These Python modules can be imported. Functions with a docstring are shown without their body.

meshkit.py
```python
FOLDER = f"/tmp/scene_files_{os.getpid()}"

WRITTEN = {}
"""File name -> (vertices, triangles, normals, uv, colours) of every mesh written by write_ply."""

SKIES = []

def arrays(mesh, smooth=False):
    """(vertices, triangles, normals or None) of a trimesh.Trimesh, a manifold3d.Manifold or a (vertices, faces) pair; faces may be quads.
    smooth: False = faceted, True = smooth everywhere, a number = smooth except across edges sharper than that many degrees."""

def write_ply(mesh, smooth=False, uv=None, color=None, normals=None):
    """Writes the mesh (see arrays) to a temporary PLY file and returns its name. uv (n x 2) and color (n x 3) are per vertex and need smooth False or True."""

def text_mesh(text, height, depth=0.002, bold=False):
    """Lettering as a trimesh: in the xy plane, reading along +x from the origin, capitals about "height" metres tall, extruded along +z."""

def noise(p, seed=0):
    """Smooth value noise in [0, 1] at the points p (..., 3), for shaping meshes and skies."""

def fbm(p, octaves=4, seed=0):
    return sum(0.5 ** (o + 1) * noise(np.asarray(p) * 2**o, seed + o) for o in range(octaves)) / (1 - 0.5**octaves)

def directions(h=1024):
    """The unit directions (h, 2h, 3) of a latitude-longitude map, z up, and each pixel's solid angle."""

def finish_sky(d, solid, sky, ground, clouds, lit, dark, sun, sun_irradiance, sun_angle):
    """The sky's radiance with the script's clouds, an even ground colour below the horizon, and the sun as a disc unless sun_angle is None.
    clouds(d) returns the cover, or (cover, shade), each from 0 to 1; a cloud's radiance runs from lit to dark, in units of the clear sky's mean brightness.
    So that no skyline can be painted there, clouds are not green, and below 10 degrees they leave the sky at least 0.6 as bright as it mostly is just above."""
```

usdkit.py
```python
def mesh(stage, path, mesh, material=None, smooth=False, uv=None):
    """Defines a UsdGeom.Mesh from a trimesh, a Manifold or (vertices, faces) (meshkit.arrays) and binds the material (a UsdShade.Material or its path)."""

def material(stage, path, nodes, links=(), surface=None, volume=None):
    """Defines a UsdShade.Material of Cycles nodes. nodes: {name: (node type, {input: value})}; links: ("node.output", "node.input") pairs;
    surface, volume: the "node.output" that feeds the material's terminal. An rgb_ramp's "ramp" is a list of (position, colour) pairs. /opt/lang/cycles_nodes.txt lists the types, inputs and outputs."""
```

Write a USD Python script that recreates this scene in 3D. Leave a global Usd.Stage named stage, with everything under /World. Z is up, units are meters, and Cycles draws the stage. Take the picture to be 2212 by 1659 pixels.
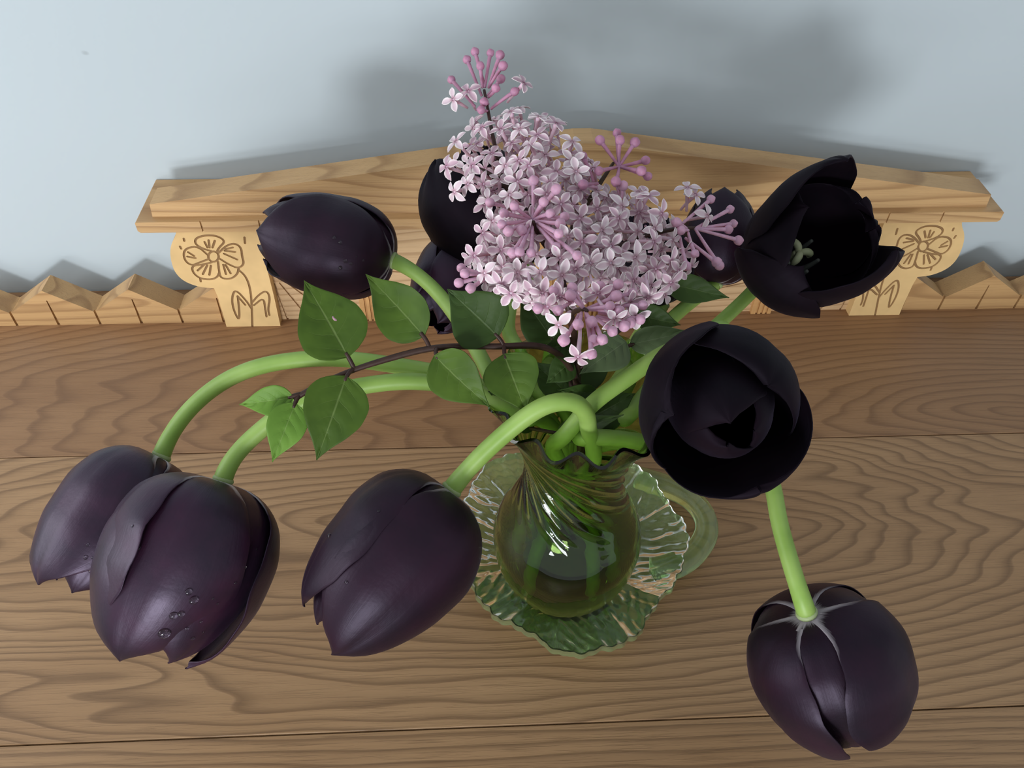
import math, random
import numpy as np, trimesh, usdkit, meshkit
from scipy.interpolate import PchipInterpolator, CubicSpline
from shapely.geometry import Polygon, LineString, Point, box as sbox
from shapely.ops import unary_union
from pxr import Usd, UsdGeom, UsdLux, UsdShade, Gf, Sdf, Vt

stage = Usd.Stage.CreateInMemory()
UsdGeom.SetStageUpAxis(stage, UsdGeom.Tokens.z)
UsdGeom.SetStageMetersPerUnit(stage, 1.0)
UsdGeom.Xform.Define(stage, '/World')
UsdGeom.Scope.Define(stage, '/World/Looks')

# ------------------------------------------------------------------ camera, light, exposure
CAM_H, PITCH, YAW, ROLL, FPX = 0.42, 0.8014, 0.0615, 0.0229, 1740.0     # phone held over the dresser; the dresser top is z = 0
EXPOSURE = -0.08
FW = np.array([math.sin(YAW) * math.cos(PITCH), math.cos(YAW) * math.cos(PITCH), -math.sin(PITCH)])
_r = np.array([math.cos(YAW), -math.sin(YAW), 0.0]); _u = np.cross(_r, FW)
RT = _r * math.cos(ROLL) + _u * math.sin(ROLL)
UP = -_r * math.sin(ROLL) + _u * math.cos(ROLL)
EYE = np.array([0, 0, CAM_H])
cam = UsdGeom.Camera.Define(stage, '/World/camera')
cam.CreateHorizontalApertureAttr(36.0)
cam.CreateVerticalApertureAttr(27.0)
cam.CreateFocalLengthAttr(36.0 * FPX / 2212)
cam.CreateClippingRangeAttr(Gf.Vec2f(0.02, 100))
cam.CreateExposureAttr(EXPOSURE)
m = np.eye(4); m[0, :3], m[1, :3], m[2, :3], m[3, :3] = RT, UP, -FW, EYE
cam.AddTransformOp().Set(Gf.Matrix4d(*m.ravel().tolist()))

dome = UsdLux.DomeLight.Define(stage, '/World/room_light')
dome.CreateIntensityAttr(0.20); dome.CreateColorAttr(Gf.Vec3f(0.92, 0.97, 1.0))

def rect_light(name, pos, look, w, h, power, color):
    l = UsdLux.RectLight.Define(stage, '/World/' + name)
    l.CreateWidthAttr(w); l.CreateHeightAttr(h); l.CreateIntensityAttr(power); l.CreateColorAttr(Gf.Vec3f(*color))
    p, t = np.array(pos, float), np.array(look, float)
    z = (p - t) / np.linalg.norm(p - t); x = np.cross([0, 0, 1.0], z); x /= np.linalg.norm(x); y = np.cross(z, x)
    q = np.eye(4); q[0, :3], q[1, :3], q[2, :3], q[3, :3] = x, y, z, p
    l.AddTransformOp().Set(Gf.Matrix4d(*q.ravel().tolist()))
rect_light('window_light', (-0.34, -1.25, 0.21), (0.05, 0.5, 0.10), 0.34, 0.20, 64.0, (0.95, 0.98, 1.0))
rect_light('doorway_light', (-0.52, -1.40, -0.07), (0.05, 0.5, 0.16), 0.80, 0.14, 22.0, (0.96, 0.99, 1.0))
rect_light('side_window_light', (-0.95, 0.05, 0.44), (-0.25, 0.08, -0.08), 0.7, 0.5, 5.4, (0.97, 0.985, 1.0))

# ------------------------------------------------------------------ helpers
def at(px, py, d):
    "A point d metres in front of the lens plane, as seen in the photograph at (px, py)."
    return EYE + d * (FW + (px - 1106) / FPX * RT - (py - 829.5) / FPX * UP)
def seen(P):
    d = np.atleast_2d(P) - EYE; k = d @ FW
    return np.stack([1106 + FPX * (d @ RT) / k, 829.5 - FPX * (d @ UP) / k, k], 1)
def on_y(px, py, y):
    r = FW + (px - 1106) / FPX * RT - (py - 829.5) / FPX * UP
    return EYE + r * (y / r[1])
def on_z(px, py, z):
    r = FW + (px - 1106) / FPX * RT - (py - 829.5) / FPX * UP
    return EYE + r * ((z - CAM_H) / r[2])
def unit(v):
    v = np.asarray(v, float); return v / (np.linalg.norm(v) + 1e-12)

_count = {}
def numbered(parent, name):
    k = _count[(parent, name)] = _count.get((parent, name), -1) + 1
    return parent + '/' + (name if k == 0 else f'{name}_{k:03d}')
ORIGIN = {}
def thing(name, label, category, base=(0, 0, 0), group=None, kind=None):
    path = numbered('/World', name)
    x = UsdGeom.Xform.Define(stage, path); x.AddTranslateOp().Set(Gf.Vec3d(*map(float, base)))
    p = x.GetPrim(); ORIGIN[path] = np.array(base, float)
    for k, v in (('label', label), ('category', category), ('group', group), ('kind', kind)):
        if v: p.SetCustomDataByKey(k, v)
    return path
def part(parent, name, mesh, mat, smooth=False, label=None, kind=None, var=None):
    path = numbered(parent, name)
    o = ORIGIN[parent]; ORIGIN[path] = o
    if isinstance(mesh, trimesh.Trimesh): v, f = np.array(mesh.vertices), np.array(mesh.faces)
    else: v, f = np.asarray(mesh[0], float), np.asarray(mesh[1])
    g = usdkit.mesh(stage, path, (v - o, f), '/World/Looks/' + mat, smooth)
    if var is not None:
        UsdGeom.PrimvarsAPI(g).CreatePrimvar('pos', Sdf.ValueTypeNames.Float3Array, 'vertex').Set(Vt.Vec3fArray.FromNumpy(np.asarray(var, np.float32)))
    if label: g.GetPrim().SetCustomDataByKey('label', label)
    if kind: g.GetPrim().SetCustomDataByKey('kind', kind)
    return path
def struct(name, mesh, mat, label, category, smooth=False):
    ORIGIN['/World'] = np.zeros(3)
    path = part('/World', name, mesh, mat, smooth)
    p = stage.GetPrimAtPath(path)
    p.SetCustomDataByKey('kind', 'structure'); p.SetCustomDataByKey('label', label); p.SetCustomDataByKey('category', category)
    return path

def grid_faces(nu, nv, wrap=False):
    i, j = np.meshgrid(np.arange(nv - 1), np.arange(nu if wrap else nu - 1), indexing='ij')
    k = (j + 1) % nu
    a, b, c, d = i * nu + j, i * nu + k, (i + 1) * nu + k, (i + 1) * nu + j
    return np.concatenate([np.stack([a, b, c], -1).reshape(-1, 3), np.stack([a, c, d], -1).reshape(-1, 3)])
def vnormals(v, f):
    n = np.zeros_like(v); fn = np.cross(v[f[:, 1]] - v[f[:, 0]], v[f[:, 2]] - v[f[:, 0]])
    for k in range(3): np.add.at(n, f[:, k], fn)
    return n / (np.linalg.norm(n, axis=1, keepdims=True) + 1e-12)
def solid_sheet(P, thick, var=None):
    "P: (nv, nu, 3) sheet -> closed shell; var (nv, nu, 2) -> per-vertex (u, v, side)."
    nv, nu = P.shape[:2]
    a = P.reshape(-1, 3); f = grid_faces(nu, nv); n = vnormals(a, f)
    t = thick if np.ndim(thick) == 0 else np.asarray(thick).reshape(-1, 1)
    v = np.vstack([a + n * t / 2, a - n * t / 2]); N = len(a)
    ring = np.concatenate([np.arange(nu), np.arange(1, nv) * nu + nu - 1, (nv - 1) * nu + np.arange(nu - 2, -1, -1), np.arange(nv - 2, 0, -1) * nu])
    r2 = np.roll(ring, -1)
    side = np.concatenate([np.stack([ring, ring + N, r2 + N], 1), np.stack([ring, r2 + N, r2], 1)])
    F = np.vstack([f, f[:, ::-1] + N, side])
    w = None
    if var is not None:
        q = var.reshape(-1, 2)
        w = np.vstack([np.c_[q, np.zeros(N)], np.c_[q, np.ones(N)]])
    return (v, F), w
def sweep(pts, radius, sides=14, n=None, cap=True):
    "Tube through the points on a smooth curve; radius a number or one per point."
    p = np.asarray(pts, float)
    s = np.r_[0, np.cumsum(np.linalg.norm(np.diff(p, axis=0), axis=1))]
    n = n or max(6, int(len(p) * 6))
    q = np.linspace(0, s[-1], n)
    c = CubicSpline(s, p)(q) if len(p) > 2 else p[0] + (p[-1] - p[0]) * (q / s[-1])[:, None]
    r = np.interp(q, s, np.broadcast_to(radius, len(p)))
    t = np.gradient(c, axis=0); t /= np.linalg.norm(t, axis=1, keepdims=True)
    a = np.zeros_like(c); a[0] = unit(np.cross(t[0], [0.3, 0.2, 0.93]))
    for i in range(1, n):
        a[i] = unit(a[i - 1] - t[i] * (a[i - 1] @ t[i]))
    b = np.cross(t, a); ang = np.arange(sides) * 2 * np.pi / sides
    v = c[:, None] + r[:, None, None] * (np.cos(ang)[None, :, None] * a[:, None] + np.sin(ang)[None, :, None] * b[:, None])
    f = grid_faces(sides, n, True)
    v = v.reshape(-1, 3)
    if cap:
        v = np.vstack([v, c[0] - t[0] * r[0] * .3, c[-1] + t[-1] * r[-1] * .3]); k = np.arange(sides); k2 = (k + 1) % sides; N = n * sides
        f = np.vstack([f, np.stack([k2, k, np.full(sides, N)], 1), np.stack([(n - 1) * sides + k, (n - 1) * sides + k2, np.full(sides, N + 1)], 1)])
    return v, f
def join(parts):
    V, F, o = [], [], 0
    for v, f in parts:
        V.append(v); F.append(np.asarray(f) + o); o += len(v)
    return np.vstack(V), np.vstack(F)
def ball(c, r, sub=2, scale=(1, 1, 1)):
    s = trimesh.creation.icosphere(sub, 1.0); return np.array(s.vertices) * r * np.array(scale) + np.array(c), np.array(s.faces)
def rbox(x0, x1, y0, y1, z0, z1, b=0.0012):
    P = []
    for sx in (0, 1):
        for sy in (0, 1):
            for sz in (0, 1):
                c = np.array([(x0, x1)[sx], (y0, y1)[sy], (z0, z1)[sz]]); d = np.array([1 - 2 * sx, 1 - 2 * sy, 1 - 2 * sz]) * b
                for k in range(3):
                    e = d.copy(); e[k] = 0; P.append(c + e)
    h = trimesh.convex.convex_hull(np.array(P)); return np.array(h.vertices), np.array(h.faces)
def prism_xz(poly, y0, y1):
    "Shapely polygon in (x, z) made solid from y0 to y1."
    out = []
    for g in getattr(poly, 'geoms', [poly]):
        if g.is_empty or g.area < 1e-9: continue
        e = trimesh.creation.extrude_polygon(g, y1 - y0, engine='earcut')
        v = np.array(e.vertices); out.append((np.stack([v[:, 0], y0 + v[:, 2], v[:, 1]], 1), np.array(e.faces)[:, ::-1]))
    return join(out)

# ------------------------------------------------------------------ materials
class Graph:
    def __init__(self): self.nodes, self.links = {}, []
    def __call__(self, kind, **inp):
        name = f'k{len(self.nodes)}'; vals = {}
        for k, v in inp.items():
            if isinstance(v, str) and v.startswith('k') and '.' in v: self.links.append((v, f'{name}.{k}'))
            else: vals[k] = v
        self.nodes[name] = (kind, vals); return name
    def math(self, op, a, b=0.0, c=0.0):
        return self('math', math_type=op, value1=a, value2=b, value3=c) + '.value'
    def ramp(self, fac, stops): return self('rgb_ramp', fac=fac, ramp=stops) + '.color'
    def mixc(self, fac, a, b): return self('mix_color', fac=fac, a=a, b=b) + '.result'
    def noise(self, vec, scale, detail=2.0, rough=.5, dist=0.0):
        return self('noise_texture', vector=vec, scale=scale, detail=detail, roughness=rough, distortion=dist) + '.fac'
    def scaled(self, vec, s, loc=(0, 0, 0)): return self('mapping', vector=vec, scale=s, location=loc) + '.vector'
    def save(self, name, surface): return usdkit.material(stage, '/World/Looks/' + name, self.nodes, self.links, surface=surface)

def plain(name, color, rough=.5, spec=.5, vary=0.0, scale=40.0, **kw):
    g = Graph()
    c = color
    if vary:
        n = g.noise(g('geometry') + '.position', scale, 3)
        c = g.ramp(n, [(.25, tuple(x * (1 - vary) for x in color)), (.75, tuple(x * (1 + vary) for x in color))])
    p = g('principled_bsdf', base_color=c, roughness=rough, specular_ior_level=spec, **kw)
    g.save(name, p + '.BSDF')

def wood(name, light, mid, dark, yc, x0, k=.10, freq=95.0, axis='y', rough=.42, wob=.03, pores=.35, off=0.0, spec=.4, height=.0):
    "Flat-sawn timber: rings round a tilted pith seen as arches; grain along x (axis = the direction across the board)."
    g = Graph(); pos = g('geometry') + '.position'
    s = g('separate_xyz', vector=pos)
    across = f'{s}.{axis}'
    n1 = g.noise(g.scaled(pos, (2.2, 9, 9), (off, off, 0)), 1.0, 3, .55)
    n2 = g.noise(g.scaled(pos, (9, 40, 40), (off, 0, 0)), 1.0, 2, .5)
    a = g.math('subtract', across, yc)
    a = g.math('add', a, g.math('multiply', g.math('subtract', n1, .5), wob))
    x = g.math('multiply', g.math('subtract', f'{s}.x', x0), k)
    x = g.math('add', x, g.math('multiply', g.math('subtract', n1, .5), wob * 1.6))
    r = g.math('sqrt', g.math('add', g.math('multiply', a, a), g.math('multiply', x, x)))
    r = g.math('add', r, g.math('multiply', g.math('subtract', n2, .5), .0045))
    ph = g.math('fraction', g.math('multiply', r, freq))
    ring = g.ramp(ph, [(0, (.05, .05, .05)), (.35, (0, 0, 0)), (.62, (.25, .25, .25)), (.86, (1, 1, 1)), (.94, (.8, .8, .8)), (1, (.05, .05, .05))])
    ringv = g('rgb_to_bw', color=ring) + '.val'
    big = g.noise(g.scaled(pos, (3, 14, 14), (off, 3, 0)), 1.0, 2)
    fine = g.noise(g.scaled(pos, (28, 900, 900), (off, 0, 0)), 1.0, 3, .6)
    streak = g.noise(g.scaled(pos, (7, 190, 190), (off, 1, 0)), 1.0, 3, .6)
    base = g.ramp(big, [(.3, mid), (.7, light)])
    c = g.mixc(g.math('multiply', ringv, .68), base, dark)
    fm = g.ramp(fine, [(.50, (0, 0, 0)), (.72, (1, 1, 1))]); fv = g('rgb_to_bw', color=fm) + '.val'
    c = g.mixc(g.math('multiply', fv, pores), c, dark)
    sm = g.ramp(streak, [(.35, (0, 0, 0)), (.75, (1, 1, 1))]); sv = g('rgb_to_bw', color=sm) + '.val'
    c = g.mixc(g.math('multiply', sv, pores * .8), c, tuple(q * .72 for q in mid))
    b = g('bump', height=g.math('add', ringv, fv), strength=.25, distance=.0004)
    p = g('principled_bsdf', base_color=c, roughness=rough, specular_ior_level=spec, normal=b + '.normal')
    g.save(name, p + '.BSDF')

TL, TM, TD = (.42, .255, .130), (.33, .188, .090), (.135, .072, .034)
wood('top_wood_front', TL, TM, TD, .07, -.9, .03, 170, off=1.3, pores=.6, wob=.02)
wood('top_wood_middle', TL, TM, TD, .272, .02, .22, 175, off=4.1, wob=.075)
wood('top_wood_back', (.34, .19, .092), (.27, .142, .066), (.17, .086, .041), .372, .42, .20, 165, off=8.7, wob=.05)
PL, PM, PD = (.62, .40, .195), (.50, .305, .140), (.29, .155, .066)
wood('pine_long', PL, PM, PD, .135, .0, .06, 150, axis='z', off=2.0, rough=.5, pores=.25)
wood('pine_cornice', PL, PM, PD, .08, -.6, .03, 210, axis='z', off=6.0, rough=.5, pores=.25)
wood('pine_trim', (.58, .36, .165), (.49, .295, .130), PD, .02, -.7, .03, 160, axis='z', off=9.0, rough=.5, pores=.2)
wood('pine_panel', (.66, .46, .26), (.55, .36, .20), (.34, .20, .095), .05, -.5, .04, 230, axis='z', off=3.0, rough=.5, pores=.25)
plain('pine_carved', (.70, .48, .225), .5, .35, .10, 60)
plain('carved_line', (.28, .165, .075), .7, .2)
plain('strip_wood', (.54, .30, .12), .5, .35, .15, 90)
plain('carcass_wood', (.2, .12, .065), .6)
plain('floor_wood', (.22, .15, .10), .6, .4, .2, 6)

g = Graph(); pos = g('geometry') + '.position'
n = g.noise(pos, 160, 3); n2 = g.noise(g.scaled(pos, (1, 1, 2.2)), 46, 1, .4)
speck = g('rgb_to_bw', color=g.ramp(n2, [(.80, (0, 0, 0)), (.835, (1, 1, 1))])) + '.val'
c = g.mixc(g.math('multiply', speck, .45), (.465, .53, .57), (.27, .30, .32))
b = g('bump', height=n, strength=.12, distance=.0006)
p = g('principled_bsdf', base_color=c, roughness=.75, specular_ior_level=.2, normal=b + '.normal')
g.save('wall_paint', p + '.BSDF')

def petal_mat(name, body, warm, rough, spec, pale=(.50, .46, .50), reach=.085):
    g = Graph(); at_ = g('attribute', attribute='pos') + '.vector'
    s = g('separate_xyz', vector=at_); U, V, S = f'{s}.x', f'{s}.y', f'{s}.z'
    pos = g('geometry') + '.position'
    edge = g.math('absolute', g.math('subtract', g.math('multiply', U, 2.0), 1.0))
    edge = g.math('power', edge, 5.0)
    st = g.noise(g.scaled(at_, (26, 1.2, 0)), 1.0, 3, .6)
    lim = g.math('add', g.math('multiply', edge, .13), g.math('multiply', st, reach))
    lim = g.math('add', lim, -.005)
    pale_f = g('map_range', value=g.math('divide', V, g.math('maximum', lim, .004)), from_min=.35, from_max=1.15, to_min=1.0, to_max=0.0, clamp=True) + '.result'
    n = g.noise(pos, 48, 3)
    streak = g.noise(g.scaled(at_, (60, 2.0, 0)), 1.0, 3, .6)
    c = g.ramp(n, [(.35, body), (.72, warm)])
    c = g.mixc(g.math('multiply', g('rgb_to_bw', color=g.ramp(streak, [(.45, (0, 0, 0)), (.8, (1, 1, 1))])) + '.val', .35), c, tuple(x * 1.9 for x in body))
    c = g.mixc(pale_f, c, pale)
    h = g.math('add', g.math('multiply', streak, .7), g.noise(pos, 400, 2))
    b = g('bump', height=h, strength=.18, distance=.0004)
    p = g('principled_bsdf', base_color=c, roughness=rough, specular_ior_level=spec, specular_tint=(.80, .70, .96), normal=b + '.normal', sheen_weight=.03, sheen_roughness=.4, sheen_tint=(.6, .5, .8))
    g.save(name, p + '.BSDF')
petal_mat('petal_violet', (.0095, .0036, .0095), (.030, .0055, .019), .42, .50, reach=.075)
petal_mat('petal_black', (.0066, .0026, .0060), (.016, .0036, .0100), .46, .30, pale=(.30, .27, .30), reach=.055)
petal_mat('petal_ink', (.0030, .0020, .0034), (.006, .0026, .005), .6, .10, pale=(.10, .11, .10), reach=.06)

def green(name, lo, hi, rough=.42, spec=.4, tr=0.0):
    g = Graph(); pos = g('geometry') + '.position'
    c = g.ramp(g.noise(pos, 55, 3), [(.3, lo), (.7, hi)])
    p = g('principled_bsdf', base_color=c, roughness=rough, specular_ior_level=spec, subsurface_weight=tr, subsurface_scale=.002, subsurface_radius=(.6, 1.0, .3))
    g.save(name, p + '.BSDF')
green('stem_green', (.20, .33, .062), (.28, .42, .105), .45, .35, .15)
green('receptacle_green', (.26, .36, .14), (.36, .44, .22), .45, .35, .15)
green('pistil_green', (.32, .38, .20), (.50, .52, .34), .5, .3)
def leaf_mat(name, lo, hi, vein, rough=.50):
    g = Graph(); at_ = g('attribute', attribute='pos') + '.vector'
    s = g('separate_xyz', vector=at_); U, V = f'{s}.x', f'{s}.y'
    au = g.math('absolute', g.math('subtract', g.math('multiply', U, 2.0), 1.0))
    pos = g('geometry') + '.position'
    wob = g.math('multiply', g.math('subtract', g.noise(at_, 7, 2), .5), .05)
    ph = g.math('fraction', g.math('multiply', g.math('add', g.math('subtract', V, g.math('multiply', g.math('power', au, 1.3), .26)), wob), 5.2))
    d = g.math('absolute', g.math('subtract', ph, .5))
    sv = g('map_range', value=d, from_min=.0, from_max=.045, to_min=1.0, to_max=0.0, clamp=True) + '.result'
    sv = g.math('multiply', sv, g('map_range', value=au, from_min=.75, from_max=.2, to_min=0.0, to_max=.55, clamp=True) + '.result')
    mv = g('map_range', value=au, from_min=.012, from_max=.045, to_min=1.0, to_max=0.0, clamp=True) + '.result'
    v = g.math('maximum', sv, mv)
    c = g.ramp(g.noise(pos, 70, 3), [(.3, lo), (.72, hi)])
    c = g.mixc(g.math('multiply', g.math('maximum', g.math('multiply', sv, .5), mv), .6), c, vein)
    b = g('bump', height=g.math('add', g.math('multiply', v, -1.0), g.math('multiply', g.noise(pos, 240, 2), .6)), strength=.3, distance=.0006)
    p = g('principled_bsdf', base_color=c, roughness=rough, specular_ior_level=.26, normal=b + '.normal')
    t = g('translucent_bsdf', color=tuple(min(1, x * 1.5) for x in hi))
    mx = g('mix_closure', fac=.18, closure1=p + '.BSDF', closure2=t + '.BSDF')
    g.save(name, mx + '.closure')
leaf_mat('leaf_green', (.042, .086, .008), (.076, .140, .014), (.17, .24, .07))
leaf_mat('leaf_dark', (.026, .056, .010), (.042, .082, .015), (.09, .14, .045))
leaf_mat('leaf_young', (.11, .23, .028), (.16, .30, .045), (.22, .34, .09))
leaf_mat('leaf_pale', (.085, .13, .055), (.12, .17, .08), (.17, .22, .12), .5)
plain('twig_brown', (.040, .018, .013), .5, .35, .3, 300)
plain('node_brown', (.055, .035, .018), .6, .3)

def lilac_mat(name, inner, edge_c, throat):
    g = Graph(); at_ = g('attribute', attribute='pos') + '.vector'
    s = g('separate_xyz', vector=at_); U, V = f'{s}.x', f'{s}.y'
    au = g.math('absolute', g.math('subtract', g.math('multiply', U, 2.0), 1.0))
    e = g.math('maximum', au, g('map_range', value=V, from_min=.8, from_max=1.0, to_min=0.0, to_max=1.0, clamp=True) + '.result')
    ef = g('map_range', value=e, from_min=.45, from_max=.95, to_min=0.0, to_max=1.0, clamp=True) + '.result'
    c = g.mixc(ef, inner, edge_c)
    tf = g('map_range', value=V, from_min=.0, from_max=.28, to_min=1.0, to_max=0.0, clamp=True) + '.result'
    c = g.mixc(tf, c, throat)
    p = g('principled_bsdf', base_color=c, roughness=.55, specular_ior_level=.25)
    t = g('translucent_bsdf', color=edge_c)
    mx = g('mix_closure', fac=.25, closure1=p + '.BSDF', closure2=t + '.BSDF')
    g.save(name, mx + '.closure')
lilac_mat('lilac_petal', (.62, .425, .52), (.90, .80, .82), (.42, .20, .30))
lilac_mat('lilac_petal_white', (.74, .59, .66), (.94, .88, .89), (.50, .28, .36))
plain('lilac_tube', (.60, .41, .50), .5, .3, .15, 300, subsurface_weight=.2, subsurface_scale=.001)
plain('lilac_bud', (.55, .31, .43), .45, .3, .18, 250, subsurface_weight=.2, subsurface_scale=.001)
plain('lilac_bud_dark', (.42, .20, .31), .45, .3, .18, 250, subsurface_weight=.2, subsurface_scale=.001)

def clear(name, face, rim, ior=1.5, rough=0.0, bump=0.0, scale=60.0, body=None, bodyf=0.0):
    "Window-like glass: tinted transparency, greener at grazing angles, with a fresnel gloss, so light still passes."
    g = Graph()
    kw = {}
    if bump:
        h = g.noise(g('geometry') + '.position', scale, 2)
        kw = dict(normal=g('bump', height=h, strength=bump, distance=.002) + '.normal')
    lw = g('layer_weight', blend=.35, **kw) + '.facing'
    col = g.mixc(lw, face, rim)
    t = g('transparent_bsdf', color=col) + '.BSDF'
    if body is not None:
        d = g('diffuse_bsdf', color=body) + '.BSDF'
        tl = g('translucent_bsdf', color=body) + '.BSDF'
        dm = g('mix_closure', fac=.5, closure1=d, closure2=tl) + '.closure'
        t = g('mix_closure', fac=bodyf, closure1=t, closure2=dm) + '.closure'
    gl = g('glossy_bsdf', color=(1, 1, 1), roughness=rough, **kw) + '.BSDF'
    fc = g('layer_weight', blend=.5, **kw) + '.facing'
    f0 = ((ior - 1) / (ior + 1)) ** 2
    fr = g.math('add', f0, g.math('multiply', g.math('power', fc, 5.0), .75))
    mx = g('mix_closure', fac=fr, closure1=t, closure2=gl)
    g.save(name, mx + '.closure')
g = Graph(); p = g('principled_bsdf', base_color=(.42, .60, .20), roughness=.01, ior=1.5, transmission_weight=1.0); g.save('vase_glass', p + '.BSDF')
g = Graph(); p = g('principled_bsdf', base_color=(.66, .86, .48), roughness=.11, ior=1.5, transmission_weight=.90); g.save('dish_glass', p + '.BSDF')
clear('vase_glass_thin', (.82, .86, .60), (.30, .36, .12), 1.5, .02)
clear('vase_water', (.66, .70, .40), (.42, .47, .2), 1.33, .0)
clear('dish_glass_thin', (.84, .90, .74), (.40, .58, .34), 1.5, .10, .35, 260, body=(.30, .45, .22), bodyf=.14)
g = Graph(); p = g('principled_bsdf', base_color=(.97, .97, 1.0), roughness=.02, ior=1.33, transmission_weight=1.0); g.save('water_drop', p + '.BSDF')

# ------------------------------------------------------------------ the room
WALL_Y = 0.5215
struct('wall_back', rbox(-2.2, 2.4, WALL_Y, WALL_Y + .1, -.80, 1.7, .001), 'wall_paint', 'pale grey painted wall behind the dresser', 'wall')
struct('floor', rbox(-2.2, 2.4, -2.2, WALL_Y + .1, -.85, -.80, .001), 'floor_wood', 'brown floor under the dresser', 'floor')

# ------------------------------------------------------------------ the dresser
XC = 0.0729
dr = thing('dresser', 'brown wooden dresser top with a carved pine gallery along its back', 'dresser', (XC, .3, -.80))
part(dr, 'carcass', rbox(-.60, .745, .14, .515, -.80, -.030, .003), 'carcass_wood')
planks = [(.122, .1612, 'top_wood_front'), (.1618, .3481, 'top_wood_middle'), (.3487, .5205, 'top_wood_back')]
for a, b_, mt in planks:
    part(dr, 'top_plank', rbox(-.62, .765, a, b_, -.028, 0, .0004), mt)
# zigzag trims, one each side; front 2 mm carries the cut grooves
Z_Y, Z_T, ZH, ZV, ZP = .4796, .0190, .0338, .0124, .0627
def zigzag(peaks, x_end0, x_end1):
    xs = []
    for q in peaks: xs += [(q - ZP / 2, ZV), (q, ZH)]
    xs.append((peaks[-1] + ZP / 2, ZV))
    poly = Polygon([(xs[0][0], 0)] + xs + [(xs[-1][0], 0)]).intersection(sbox(x_end0, -.01, x_end1, .1))
    cuts = []
    for q in peaks:
        cuts.append(Polygon([(q - .0004, ZH * .72), (q + .0004, ZH * .72), (q + .0011, -.001), (q - .0011, -.001)]))
        cuts.append(LineString([(q + ZP / 2, ZV + .001), (q + ZP / 2, -.001)]).buffer(.0009))
    front = poly.difference(unary_union(cuts))
    return join([prism_xz(poly, Z_Y + .0022, Z_Y + Z_T), prism_xz(front, Z_Y, Z_Y + .0022)])
pl = [-.3212 + ZP * k for k in (-4, -3, -2, -1, 0, 1, 2)]
pr = [2 * XC - q for q in pl][::-1]
part(dr, 'zigzag_trim', zigzag(pl, -.60, -.172), 'pine_trim')
part(dr, 'zigzag_trim', zigzag(pr, 2 * XC + .172, .745), 'pine_trim')
# carved corbels (pilasters)
def c7(x, y): q = on_y(280 + x / 3.16, 260 + y / 3.16, P_Y); return (q[0], q[2])
P_Y = .4740
def rounded(p, n=2):
    for _ in range(n if len(p) > 2 else 0):
        q = [p[0]]
        for a, b in zip(p[:-1], p[1:]): q += [(a[0] * .75 + b[0] * .25, a[1] * .75 + b[1] * .25), (a[0] * .25 + b[0] * .75, a[1] * .25 + b[1] * .75)]
        p = q + [p[-1]]
    return p
outline = [(335, 768), (315, 790), (285, 840), (275, 900), (285, 970), (310, 1040), (370, 1100), (480, 1140), (575, 1145), (600, 1200), (640, 1330), (660, 1405), (1030, 1405), (985, 1200), (940, 1020), (895, 768)]
pts = [c7(*q) for q in outline]
top_z = .0930
pts = [(x, max(0, z)) for x, z in pts]; pts[0] = (pts[0][0], top_z); pts[-1] = (pts[-1][0], top_z); pts[11] = (pts[11][0], 0); pts[12] = (pts[12][0], 0)
pts = rounded(pts[:9]) + pts[9:]
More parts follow.
